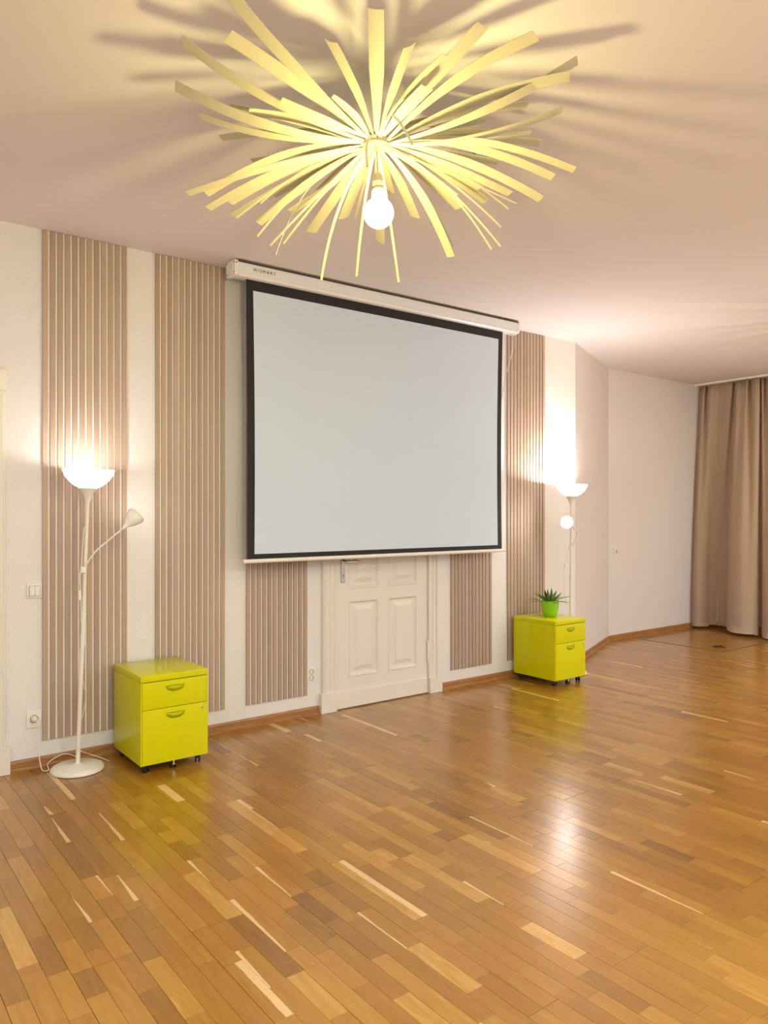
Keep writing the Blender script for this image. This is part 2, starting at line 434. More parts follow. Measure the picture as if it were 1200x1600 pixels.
for a in [((2, 1420), (42, 1510), 0.86), ((296, 1364), (355, 1434), 0.82), ((452, 1397), (513, 1440), 0.10), ((515, 1253), (600, 1305), 0.72),
          ((545, 1315), (630, 1365), 0.80), ((822, 1445), (905, 1495), 0.95), ((640, 1480), (725, 1555), 0.84), ((905, 1525), (1010, 1575), 0.22),
          ((720, 1308), (835, 1365), 0.86), ((600, 1300), (700, 1352), 0.70), ((665, 1257), (725, 1280), 0.10),
          ((770, 1230), (818, 1250), 0.80), ((885, 1545), (905, 1555), 0.4), ((1005, 1315), (1080, 1345), 0.10), ((960, 1300), (1110, 1400), 0.22),
          ((610, 1355), (650, 1385), 0.70), ((345, 1305), (430, 1345), 0.75), ((150, 1105 + 320), (100, 1500), 0.30)]:
    putstrip(*a)
for a in [((172, 1370), (207, 1409), 0.55, -0.36), ((245, 1228), (280, 1252), 0.6, -0.9), ((134, 1396), (163, 1434), 0.45, 0.22), ((420, 1352), (472, 1395), 0.55, 0.3),
          ((372, 1402), (468, 1478), 0.52, 0.42), ((390, 1478), (449, 1532), 0.55, 0.26), ((350, 1511), (435, 1595), 0.52, -0.5),
          ((745, 1272), (848, 1316), 0.5, 0.25), ((952, 1363), (1100, 1427), 0.6, 0.34), ((990, 1216), (1070, 1240), 0.5, 0.3),
          ((722, 1378), (790, 1412), 0.5, 0.22), ((432, 1128), (458, 1142), 0.5, 0.8), ((1140, 1200), (1190, 1215), 0.5, 0.3), ((328, 1150), (410, 1195), 0.55, 0.2)]:
    putstrip(a[0], a[1], a[2], a[3])

def in_hatch(s): return s[1] > HX0 + 0.002 and s[0] < HX1 and s[3] > HY0 and s[2] < HY1
def wall_clip(x):   # how far back the floor goes at x
    if x < C1[0]: return 0.0
    if x < C2[0]: return (x - C1[0]) / (C2[0] - C1[0]) * C2[1]
    return 0.645
final = []
def clip(s):
    x0, x1, y0, y1 = s[:4]
    lim = wall_clip((x0 + x1) / 2)
    y1 = min(y1, lim - 0.002); y0 = max(y0, YB)
    x0 = max(x0, XL); x1 = min(x1, 9.62)
    if y1 - y0 < 0.01 or x1 - x0 < 0.005: return []
    r = [x0, x1, y0, y1] + s[4:]
    if not in_hatch(r): return [r]
    out = []
    if r[2] < HY0 - 0.01: out.append([r[0], r[1], r[2], HY0] + r[4:])
    if r[3] > HY1 + 0.01: out.append([r[0], r[1], HY1, r[3]] + r[4:])
    if r[0] < HX0 - 0.004: out.append([r[0], HX0, max(r[2], HY0), min(r[3], HY1)] + r[4:])
    if r[1] > HX1 + 0.004: out.append([HX1, r[1], max(r[2], HY0), min(r[3], HY1)] + r[4:])
    return out
for s in strips: final += clip(s)

def px_area(s):
    cx, cy = (s[0] + s[1]) / 2, (s[2] + s[3]) / 2
    d = Vector((cx, cy, 0)) - CAM; z = d.dot(FWD)
    if z < 0.5: return 0
    x = 600 + F_PX * d.dot(RGT) / z; y = 800 + F_PX * CAM.z / z
    if not (-20 < x < 1220 and y < 1620): return 0
    return (s[1] - s[0]) * (s[3] - s[2]) * F_PX * F_PX * CAM.z / z ** 3
def strip_geo(V, Fc, A, s, dz):
    g = 0.0005; x0, x1, y0, y1 = s[0] + g, s[1] - g, s[2] + g, s[3] - g
    if s[6] == 0: x0 += 0.0006
    if s[7]: y0 += 0.0006
    if s[8]: y1 -= 0.0006
    c = 0.00035
    b = len(V)
    z = dz
    V += [(x0, y0, -0.008), (x1, y0, -0.008), (x1, y1, -0.008), (x0, y1, -0.008),
          (x0, y0, z - c), (x1, y0, z - c), (x1, y1, z - c), (x0, y1, z - c),
          (x0 + c, y0 + c, z), (x1 - c, y0 + c, z), (x1 - c, y1 - c, z), (x0 + c, y1 - c, z)]
    q = [(8, 9, 10, 11)] + [(i, (i + 1) % 4, 4 + (i + 1) % 4, 4 + i) for i in range(4)] + [(4 + i, 4 + (i + 1) % 4, 8 + (i + 1) % 4, 8 + i) for i in range(4)]
    Fc += [tuple(b + i for i in f) for f in q]
    sd = rs.random()
    sap = s[5]
    for i in range(12):
        u = 0.0 if i % 4 in (0, 3) else 1.0
        v = 0.0 if i % 4 in (0, 1) else 1.0
        if sap < 0: u = 1 - u
        if sd < 0.5: v = 1 - v
        A.append((s[4], sd, abs(sap) * 0.8, u, 0.25 + 0.75 * v if abs(sap) < 0.45 else 1.0))
def strip_obj(name, lst, parent, zoff=0.0):
    V, Fc, A = [], [], []
    for s in lst: strip_geo(V, Fc, A, s, zoff + rs.uniform(-0.00025, 0.00015))
    me = bpy.data.meshes.new(name); me.from_pydata(V, [], Fc); me.materials.append(M_PARQ)
    for i, nm in enumerate(('tone', 'seed', 'sap')):
        at_ = me.attributes.new(nm, 'FLOAT', 'POINT'); at_.data.foreach_set('value', [a[i] for a in A])
    uv = me.uv_layers.new(name='UVMap')
    for lp in me.loops: uv.data[lp.index].uv = (A[lp.vertex_index][3], A[lp.vertex_index][4])
    o = bpy.data.objects.new(name, me); link(o, parent); return o
final.sort(key=px_area, reverse=True)
for s in final[:300]: strip_obj('parquet_strip', [s], floor)
rest = strip_obj('parquet_strips_far', final[300:], floor); rest['kind'] = 'stuff'

# floor hatch in the far corner, a board lid set in a thin brass-brown edge
ht = thing('floor_hatch', 'square floor hatch of oak parquet with recessed ring, in the corner by the curtain', 'hatch', (HX0, HY0, 0))
hs = []
x = HX0 + 0.03
while x < HX1 - 0.03:
    xe = min(x + SW, HX1 - 0.02); y = HY0 + 0.03
    while y < HY1 - 0.03:
        e = min(y + rs.uniform(0.25, 0.5), HY1 - 0.02)
        if HY1 - 0.02 - e < 0.1: e = HY1 - 0.02
        hs.append([x, xe, y, e, min(0.9, max(0.1, rs.gauss(0.42, 0.12))), 0.0, 1, False, False]); y = e
    x = xe
o = strip_obj('parquet_strip', hs, ht); o.matrix_parent_inverse = WINV[ht.name]; o['kind'] = 'stuff'; o.name = 'hatch_parquet'
bm = NB(); e = 0.014
for (a, b, c, d) in [(HX0, HX1, HY0, HY0 + e), (HX0, HX1, HY1 - e, HY1), (HX0, HX0 + e, HY0 + e, HY1 - e), (HX1 - e, HX1, HY0 + e, HY1 - e)]:
    box(bm, a, b, c, d, -0.008, 0.0015)
M_EDGE = mat('hatch_edge_wood', (0.16, 0.07, 0.03), 0.5)
obj('hatch_edge', bm, M_EDGE, ht)
RX, RY = 8.15, -0.355
bm = NB(); lathe(bm, [(0.0, 0.0008), (0.062, 0.0008), (0.066, 0.003), (0.072, 0.003), (0.074, 0.0)], 28, Matrix.Translation((RX, RY, 0)))
M_BRONZE = mat('ring_bronze', (0.16, 0.10, 0.05), 0.45, metal=0.9)
obj('ring_plate', bm, M_BRONZE, ht, smooth=40)
bm = NB(); tube(bm, [(RX + 0.045 * math.cos(t), RY + 0.045 * math.sin(t), 0.009) for t in [2 * math.pi * i / 24 for i in range(25)]], 0.0055, 8, cap=False)
obj('pull_ring', bm, M_BRONZE, ht, smooth=True)

# ================================================================= DOOR
# door leaf with stiles and rails
yf = -0.006
cols = [(3.332, 3.628), (3.722, 4.030)]
rows = [(0.236, 0.836), (0.922, 1.46), (1.56, 2.00)]
bm = NB()
LX0, LX1 = DX0 + 0.003, DX1 - 0.004
def solid(x0, x1, z0, z1): box(bm, x0, x1, yf, 0.038, z0, z1)
solid(LX0, cols[0][0], 0.008, 2.11); solid(cols[1][1], LX1, 0.008, 2.11)
zz = [0.008] + [v for r in rows for v in r] + [2.11]
for i in range(0, len(zz), 2): solid(cols[0][0], cols[1][1], zz[i], zz[i + 1])
for r in rows: solid(cols[0][1], cols[1][0], r[0], r[1])
door = struct(obj('door_1', bm, M_DOOR))
for (x0, x1) in cols:
    for (z0, z1) in rows:
        bm = NB()
        steps = [(0.0, yf), (0.006, yf - 0.005), (0.014, yf - 0.004), (0.022, yf + 0.006), (0.028, yf + 0.012), (0.046, yf + 0.012), (0.075, yf + 0.002), (0.080, yf - 0.001)]
        rings = []
        for (i, y) in steps:
            rings.append([bm.verts.new(v) for v in ((x0 + i, y, z0 + i), (x1 - i, y, z0 + i), (x1 - i, y, z1 - i), (x0 + i, y, z1 - i))])
        for a, b in zip(rings, rings[1:]):
            for k in range(4): bm.faces.new((a[k], a[(k + 1) % 4], b[(k + 1) % 4], b[k]))
        bm.faces.new(rings[-1])
        back = [bm.verts.new(v) for v in ((x0, 0.036, z0), (x1, 0.036, z0), (x1, 0.036, z1), (x0, 0.036, z1))]
        for k in range(4): bm.faces.new((back[k], back[(k + 1) % 4], rings[0][(k + 1) % 4], rings[0][k]))
        bm.faces.new(list(reversed(back)))
        bmesh.ops.recalc_face_normals(bm, faces=bm.faces)
        obj('door_panel', bm, M_DOOR, door)
bm = NB(); box(bm, LX0, LX1, yf - 0.010, yf, 0.008, 0.133, bev=0.003); obj('kick_board', bm, M_DOOR, door)
# handle: backplate, keyhole, lever
HXc = 3.276
bm = NB(); box(bm, HXc - 0.018, HXc + 0.018, yf - 0.009, yf, 0.975, 1.205, bev=0.003)
hp = obj('handle_plate', bm, M_BRUSH, door)
bm = NB()
lathe(bm, [(0, 0.0), (0.0045, 0.0), (0.0045, 0.0015), (0, 0.0015)], 12, align((0, -1, 0), (HXc, yf - 0.009, 1.032)))
box(bm, HXc - 0.0018, HXc + 0.0018, yf - 0.0105, yf - 0.009, 1.016, 1.032)
obj('keyhole', bm, M_DARK, hp)
bm = NB()
tube(bm, spline([(HXc, yf - 0.006, 1.138), (HXc, yf - 0.045, 1.138), (HXc + 0.02, yf - 0.058, 1.138), (HXc + 0.07, yf - 0.060, 1.140), (HXc + 0.118, yf - 0.057, 1.136)], 5), 0.0095, 12)
lathe(bm, [(0, 0), (0.017, 0), (0.017, 0.008), (0.012, 0.010), (0, 0.010)], 18, align((0, -1, 0), (HXc, yf - 0.009, 1.138)))
obj('lever', bm, M_CHROME, hp, smooth=50)
for zc in (0.352, 1.80):
    bm = NB()
    for a, b in ((-0.088, -0.003), (0.003, 0.088)):
        lathe(bm, [(0, a - 0.006), (0.006, a - 0.004), (0.0105, a), (0.0105, b), (0.006, b + 0.004), (0, b + 0.006)], 14, Matrix.Translation((4.133, -0.018, zc)))
    obj('hinge', bm, M_DOOR, door, smooth=40)
# casing (architrave) around the door: stepped profile
def casing(name, x_in, x_out, ztop, plz):
    s = 1 if x_out > x_in else -1
    W = abs(x_out - x_in)
    prof = [(0, 0.0), (0, 0.022), (0.010, 0.026), (0.016, 0.020), (0.040, 0.020), (0.044, 0.026), (0.052, 0.026), (0.056, 0.021), (0.078, 0.022), (0.084, 0.034), (W - 0.016, 0.036), (W - 0.010, 0.030), (W - 0.004, 0.030), (W, 0.022), (W, 0.0)]
    bm = NB()
    lo = [bm.verts.new((x_in + s * a, -b, plz)) for a, b in prof]; hi = [bm.verts.new((x_in + s * a, -b, ztop)) for a, b in prof]
    k = len(prof)
    for i in range(k - 1): bm.faces.new((lo[i], lo[i + 1], hi[i + 1], hi[i]))
    bm.faces.new(lo); bm.faces.new(hi)
    bmesh.ops.recalc_face_normals(bm, faces=bm.faces)
    o = struct(obj(name, bm, M_DOOR))
    bm = NB()
    xo = x_out + s * 0.028
    xa, xb = min(x_in, x_out + s * 0.022), max(x_in, x_out + s * 0.022)
    box(bm, xa, xb, -0.043, 0, 0, plz, bev=0.004)
    obj('plinth_block', bm, M_DOOR, o)
    return o
casing('trim_1', DX0, 3.084, DZ + 0.02, 0.150)
casing('trim_2', DX1, 4.252, DZ + 0.02, 0.125)
bm = NB(); box(bm, 3.075, 4.262, -0.036, 0, DZ + 0.02, DZ + 0.13, bev=0.006); box(bm, 3.06, 4.275, -0.050, 0, DZ + 0.13, DZ + 0.16, bev=0.006)
struct(obj('trim_3', bm, M_DOOR))
# casing of the next door, cut by the left edge of the photograph
casing('trim_4', 0.790, 0.909, 2.22, 0.160)
casing('trim_5', -0.15, -0.269, 2.22, 0.160)
bm = NB(); box(bm, -0.28, 0.915, -0.036, 0, 2.22, 2.345, bev=0.006)
struct(obj('trim_6', bm, M_DOOR))
bm = NB(); box(bm, -0.147, 0.787, -0.012, -0.001, 0.01, 2.217)
d2 = struct(obj('door_2', bm, M_DOOR))
for (x0, x1) in ((-0.03, 0.27), (0.37, 0.67)):
    for (z0, z1) in ((0.24, 0.84), (0.92, 1.5), (1.6, 2.1)):
        bm = NB(); rings = []
        for (i, y) in [(0, -0.012), (0.008, -0.018), (0.02, -0.016), (0.03, -0.0125), (0.05, -0.0125), (0.075, -0.017)]:
            rings.append([bm.verts.new(v) for v in ((x0 + i, y, z0 + i), (x1 - i, y, z0 + i), (x1 - i, y, z1 - i), (x0 + i, y, z1 - i))])
        for a, b in zip(rings, rings[1:]):
            for k in range(4): bm.faces.new((a[k], a[(k + 1) % 4], b[(k + 1) % 4], b[k]))
        bm.faces.new(rings[-1]); obj('door_panel', bm, M_DOOR, d2)

# ================================================================= SLAT PANELS
def slat_panel(x0, x1, label, z1=CEIL - 0.004):
    z0 = 0.155; n = 12
    t = thing('slat_wall_panel', label, 'wall panel', (x0, 0, z0), 'slatted wall panels')
    bm = NB(); box(bm, x0 + 0.001, x1 - 0.001, -0.004, 0.0, z0, z1); obj('backing', bm, M_SLATB, t)
    p = (x1 - x0 + 0.0125) / n
    for i in range(n):
        a = x0 + i * p; b = a + p - 0.0125
        me = SL.get(round(p, 4))
        if me is None:
            bm = NB()
            box(bm, 0, p - 0.0125, -0.0115, -0.004, z0, z1)
            bm.normal_update()
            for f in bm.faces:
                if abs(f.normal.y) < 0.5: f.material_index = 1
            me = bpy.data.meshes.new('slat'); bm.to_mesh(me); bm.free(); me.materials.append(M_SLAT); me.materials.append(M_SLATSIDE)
            SL[round(p, 4)] = me
        o = bpy.data.objects.new('slat', me); link(o, t); o.location = (a - x0, 0, -z0)
    return t
SL = {}
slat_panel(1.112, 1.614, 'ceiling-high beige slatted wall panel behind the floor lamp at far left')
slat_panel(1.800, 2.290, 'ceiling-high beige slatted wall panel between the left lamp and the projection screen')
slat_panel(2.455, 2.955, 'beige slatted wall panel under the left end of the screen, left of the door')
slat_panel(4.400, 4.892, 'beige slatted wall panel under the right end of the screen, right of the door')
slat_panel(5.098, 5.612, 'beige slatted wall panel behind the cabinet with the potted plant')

# ================================================================= PROJECTION SCREEN
ps = thing('projection_screen', 'large pull-down projection screen with black border hanging in front of the door', 'screen', (3.6, -0.19, 3.1))
CX0, CX1 = 2.25, 5.000
bm = NB()
prof = [(-0.118, 3.197), (-0.236, 3.197), (-0.243, 3.190), (-0.246, 3.125), (-0.238, 3.108), (-0.205, 3.100), (-0.150, 3.100), (-0.125, 3.108), (-0.118, 3.120)]
def xprism(bm, prof, x0, x1, mi=0):
    A = [bm.verts.new((x0, y, z)) for y, z in prof]; B = [bm.verts.new((x1, y, z)) for y, z in prof]
    n = len(prof)
    for i in range(n): bm.faces.new((A[i], A[(i + 1) % n], B[(i + 1) % n], B[i])).material_index = mi
    bm.faces.new(A).material_index = mi; bm.faces.new(list(reversed(B))).material_index = mi
    bmesh.ops.recalc_face_normals(bm, faces=bm.faces)
xprism(bm, prof, CX0 + 0.022, CX1 - 0.022)
obj('case', bm, M_CASE, ps, smooth=25)
bm = NB(); box(bm, CX0 + 0.03, CX1 - 0.01, -0.2475, -0.20, 3.1885, 3.1985); obj('gap_shadow_strip', bm, M_DARK, ps)  # dark strip paints in the shadow of the gap under the ceiling
bm = NB(); xprism(bm, [(-0.246, 3.116), (-0.249, 3.112), (-0.249, 3.104), (-0.240, 3.098), (-0.215, 3.096), (-0.215, 3.104)], CX0 + 0.03, CX1 - 0.03); obj('case_lip', bm, M_CASELIP, ps)
for xa, xb, sg in ((CX0, CX0 + 0.024, -1), (CX1 - 0.024, CX1, 1)):
    bm = NB(); q = [(y * 1.0 + (0.002 if y > -0.18 else -0.004), z + (0.004 if z > 3.15 else -0.006)) for y, z in prof]
    xprism(bm, q, xa, xb)
    ec = obj('end_cap', bm, M_CASELIP, ps, smooth=25)
    bm = NB()
    xe = xa if sg < 0 else xb
    lathe(bm, [(0, 0.003), (0.034, 0.003), (0.037, 0.0), (0.040, 0.004), (0.043, 0.0)], 24, align((sg, 0, 0), (xe, -0.183, 3.150)))
    obj('cap_disc', bm, M_CASELIP, ec, smooth=30)
    for (yy, z_) in ((-0.130, 3.190), (-0.130, 3.118), (-0.236, 3.185), (-0.236, 3.118)):
        bm = NB(); lathe(bm, [(0, 0.0022), (0.0045, 0.0022), (0.0045, -0.001)], 10, align((sg, 0, 0), (xe, yy, z_))); obj('screw', bm, M_DARK, ec)
    for z_ in (3.180, 3.128):
        bm = NB(); lathe(bm, [(0, 0.003), (0.0045, 0.003), (0.0045, -0.001)], 10, align((0, -1, 0), ((xa + xb) / 2, -0.2465, z_))); obj('screw', bm, M_DARK, ec)
# fabric: border and picture area, slightly bowed in at the sides
ZT, ZB = 3.125, 1.198
def screen_x(z, side):
    f = (z - ZB) / (ZT - ZB)
    w = 0.010 * math.sin(math.pi * f) + (0.012 * (1 - f))
    return (2.360 + w) if side < 0 else (4.848 - w)
def sheet(name, m, x_in, zt, zb, y, th):
    bm = NB(); n = 24
    L = []
    for i in range(n + 1):
        z = zt + (zb - zt) * i / n
        row = []
        for k in range(13):
            f = k / 12; xa, xb = screen_x(z, -1) + x_in, screen_x(z, 1) - x_in
            x = xa + (xb - xa) * f
            yy = y - 0.004 * math.cos((2 * f - 1) * math.pi) * math.sin(math.pi * (z - ZB) / (ZT - ZB))
            row.append((bm.verts.new((x, yy, z)), bm.verts.new((x, yy + th, z))))
        L.append(row)
    for i in range(n):
        for k in range(12):
            bm.faces.new((L[i][k][0], L[i][k + 1][0], L[i + 1][k + 1][0], L[i + 1][k][0]))
            bm.faces.new((L[i][k][1], L[i + 1][k][1], L[i + 1][k + 1][1], L[i][k + 1][1]))
    for i in range(n):
        for k, s in ((0, 1), (12, -1)):
            bm.faces.new((L[i][k][0], L[i + 1][k][0], L[i + 1][k][1], L[i][k][1]))
    for k in range(12):
        for i in (0, n): bm.faces.new((L[i][k][0], L[i][k + 1][0], L[i][k + 1][1], L[i][k][1]))
    bmesh.ops.recalc_face_normals(bm, faces=bm.faces)
    return obj(name, bm, m, ps, smooth=40)
sheet('black_border', M_BLACK, 0.0, ZT, ZB - 0.002, -0.190, 0.0012)
sheet('screen_surface', M_SCREEN, 0.052, 3.030, 1.232, -0.1915, 0.001)
bm = NB(); tube(bm, [(2.338, -0.19, 1.184), (4.872, -0.19, 1.184)], 0.0145, 14)
obj('bottom_bar', bm, M_PLASTIC, ps, smooth=40)
# power cable falling from the right end of the case
bm = NB(); tube(bm, spline([(4.975, -0.20, 3.10), (4.978, -0.19, 3.04), (4.992, -0.16, 2.93), (4.97, -0.10, 2.70), (4.945, -0.06, 2.40), (4.955, -0.03, 2.1), (4.930, -0.03, 1.85), (4.87, -0.03, 1.66), (4.80, -0.004, 1.55)], 8), 0.0035, 6)
obj('cable', bm, M_CORD, ps, smooth=True)
# lettering on the case
fc = bpy.data.curves.new('case_lettering', 'FONT'); fc.body = 'WISMART'; fc.size = 0.030; fc.extrude = 0.0004; fc.space_character = 1.45
fo = bpy.data.objects.new('case_lettering', fc); COL.objects.link(fo)
dg = bpy.context.evaluated_depsgraph_get(); me = bpy.data.meshes.new_from_object(fo.evaluated_get(dg)); bpy.data.objects.remove(fo)
me.materials.append(M_DARK); fo = bpy.data.objects.new('lettering', me); link(fo, ps); fo.matrix_parent_inverse = WINV[ps.name]
fo.rotation_euler = (R(90), 0, 0); fo.location = (2.385, -0.2465, 3.145)

# ================================================================= FILING CABINETS
def cabinet(x, label, w=0.412, d=0.485, ang=0.0, yb=-0.045):
    """x = left edge of the front, back at yb"""
    t = thing('filing_cabinet', label, 'cabinet', (x + w / 2, yb - d, 0), 'lime-green filing cabinets')
    zb, zt = 0.052, 0.570; y0 = -d / 2; y1 = d / 2
    T = Matrix.Translation((x, yb - d, 0))
    bm = NB()
    th = 0.004
    box(bm, 0, w, 0.0, d, 0.534, zt, M=T, bev=0.004)              # lid
    box(bm, 0, w, 0.020, d, zb, 0.5335, M=T, bev=0.002)             # body
    box(bm, 0, 0.008, 0.002, 0.021, zb, 0.533, M=T); box(bm, w - 0.008, w, 0.002, 0.021, zb, 0.533, M=T)
    obj('body', bm, M_GREEN, t, smooth=30)
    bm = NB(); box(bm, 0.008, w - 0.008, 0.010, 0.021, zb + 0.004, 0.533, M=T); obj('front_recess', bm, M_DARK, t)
    for z0, z1, nm in ((0.3735, 0.530, 0), (zb + 0.001, 0.3705, 1)):
        bm = NB(); box(bm, 0.0095, w - 0.0095 + (0.006 if nm else 0.0), -0.001, 0.014, z0, z1, M=T, bev=0.0025)
        dr = obj('drawer', bm, M_GREEN, t, smooth=30)
        # crescent lip handle
        bm = NB(); hw, hh, dp = 0.060, 0.036, 0.016
        zc = z1 - 0.030; n = 20; mrows = 6
        rows_ = []
        for j in range(mrows + 1):
            s = j / mrows
            row = []
            for i in range(n + 1):
                a = math.pi * i / n
                px_ = -math.cos(a) * hw * (1 - 0.20 * s); pz = -math.sin(a) * hh * (1 - 0.62 * s)
                y_ = -0.0015 - dp * math.sin(s * math.pi / 2) * math.sin(a) ** 0.7
                row.append(bm.verts.new(T @ Vector((w / 2 + px_, y_, zc + pz - 0.001))))
            rows_.append(row)
        for a, b in zip(rows_, rows_[1:]):
            for i in range(n): bm.faces.new((a[i], a[i + 1], b[i + 1], b[i]))
        r = bmesh.ops.solidify(bm, geom=bm.faces[:], thickness=0.0018)
        obj('handle', bm, M_LACQ2, dr, smooth=50)
        bm = NB(); vs = [bm.verts.new(T @ Vector((w / 2 - math.cos(math.pi * i / 16) * hw * 0.93, -0.0014, zc + 0.001 - math.sin(math.pi * i / 16) * 0.008))) for i in range(17)]
        v2 = [bm.verts.new(v.co + Vector((0, 0.001, 0))) for v in vs]
        bm.faces.new(vs); bm.faces.new(list(reversed(v2)))
        for i in range(17): bm.faces.new((vs[i], v2[i], v2[(i + 1) % 17], vs[(i + 1) % 17]))
        obj('handle_opening', bm, M_SH, dr)
    bm = NB(); lathe(bm, [(0, 0.005), (0.0045, 0.005), (0.005, 0.004), (0.0085, 0.004), (0.0095, 0.0), ], 18, align((0, -1, 0), T @ Vector((w - 0.037, -0.001, 0.341))))
    lk = obj('lock', bm, M_CHROME, t, smooth=30)
    bm = NB(); box(bm, -0.001, 0.001, -0.0068, -0.0058, -0.004, 0.004, M=T @ Matrix.Translation((w - 0.037, 0, 0.341))); obj('key_slot', bm, M_DARK, lk)
    # castors: four at the corners and one under the front edge
    for i, (cx, cy, sp, rr) in enumerate(((0.045, 0.05, 20, 0.021), (w - 0.045, 0.05, -25, 0.021), (0.045, d - 0.05, 10, 0.021), (w - 0.045, d - 0.05, 0, 0.021), (w / 2, 0.035, 0, 0.016))):
        c = T @ Vector((cx, cy, 0)); Mx = Matrix.Translation((c.x, c.y, 0)) @ Matrix.Rotation(R(sp), 4, 'Z')
        bm = NB(); box(bm, -0.006, 0.006, -0.012, 0.012, rr + 0.004, zb, M=Mx)
        box(bm, -0.016, 0.016, -0.016, 0.016, zb - 0.004, zb, M=Mx)
        cs = obj('castor', bm, M_CHROME if i == 4 else M_RUB, t)
        for s in (-1, 1):
            bm = NB(); lathe(bm, [(0, -0.005), (rr - 0.003, -0.005), (rr, -0.003), (rr, 0.003), (rr - 0.003, 0.005), (0, 0.005)], 20, Mx @ align((1, 0, 0), (s * 0.0115, 0.0, rr)))
            obj('wheel', bm, M_RUB, cs, smooth=40)
    return t
M_SH = mat('handle_hollow', (0.34, 0.35, 0.002), 0.5)
cabinet(1.520, 'lime-green filing cabinet on castors beside the left floor lamp, nothing on top')
cabinet(5.142, 'lime-green filing cabinet on castors carrying the potted plant, at the right')

# ================================================================= POTTED PLANT
PX, PY = 5.362, -0.285
pp = thing('potted_plant', 'small spiky green succulent in a bright green pot on the right cabinet', 'plant', (PX, PY, 0.570))
bm = NB(); T = Matrix.Translation((PX, PY, 0.570))
lathe(bm, [(0, 0.0), (0.050, 0.0), (0.056, 0.004), (0.066, 0.035), (0.076, 0.080), (0.0795, 0.118), (0.081, 0.140), (0.080, 0.145), (0.077, 0.145), (0.074, 0.140), (0.073, 0.118), (0.066, 0.06), (0.0, 0.05)], 40, T)
obj('pot', bm, M_POT, pp, smooth=60)
bm = NB(); lathe(bm, [(0, 0.132), (0.04, 0.130), (0.0725, 0.124), (0.0725, 0.118), (0, 0.118)], 24, T); obj('soil', bm, M_SOIL, pp, smooth=40)
def leaf(az, elev, L, wd, droop):
    bm = NB(); uvl = bm.loops.layers.uv.new('UVMap'); n = 9
    d = Vector((math.cos(az), math.sin(az), 0)); side = Vector((-math.sin(az), math.cos(az), 0))
    p = Vector((PX, PY, 0.570 + 0.128)) + d * 0.012; rows_ = []
    e = elev
    for i in range(n + 1):
        f = i / n
        dr = d * math.cos(e) + Vector((0, 0, 1)) * math.sin(e)
        up = dr.cross(side) * -1
        wh = wd * (0.55 + 1.1 * f - 1.62 * f ** 2.2) if f < 0.999 else 0.0006
        wh = max(wh, 0.0008)
        fold = wh * 0.45
        rows_.append([bm.verts.new(p + side * wh + up * fold), bm.verts.new(p), bm.verts.new(p - side * wh + up * fold), bm.verts.new(p - up * 0.0035 * (1 - f * 0.8))])
        p = p + dr * (L / n); e -= droop / n
    for i, (a, b) in enumerate(zip(rows_, rows_[1:])):
        for q in ((a[0], a[1], b[1], b[0]), (a[1], a[2], b[2], b[1]), (a[2], a[3], b[3], b[2]), (a[3], a[0], b[0], b[3])):
            fc_ = bm.faces.new(q)
            for lp in fc_.loops: lp[uvl].uv = (0.5, (i + (1 if lp.vert in b else 0)) / n)
    return obj('leaf', bm, M_LEAF, pp, smooth=True)
rl = random.Random(5)
for k in range(9): leaf(R(40 * k + rl.uniform(-8, 8)), R(rl.uniform(14, 30)), rl.uniform(0.17, 0.205), 0.0135, R(rl.uniform(5, 35)))
for k in range(9): leaf(R(40 * k + 20 + rl.uniform(-8, 8)), R(rl.uniform(34, 50)), rl.uniform(0.13, 0.165), 0.016, R(rl.uniform(0, 25)))
for k in range(6): leaf(R(60 * k + 8 + rl.uniform(-8, 8)), R(rl.uniform(58, 82)), rl.uniform(0.12, 0.15), 0.018, R(rl.uniform(-10, 10)))

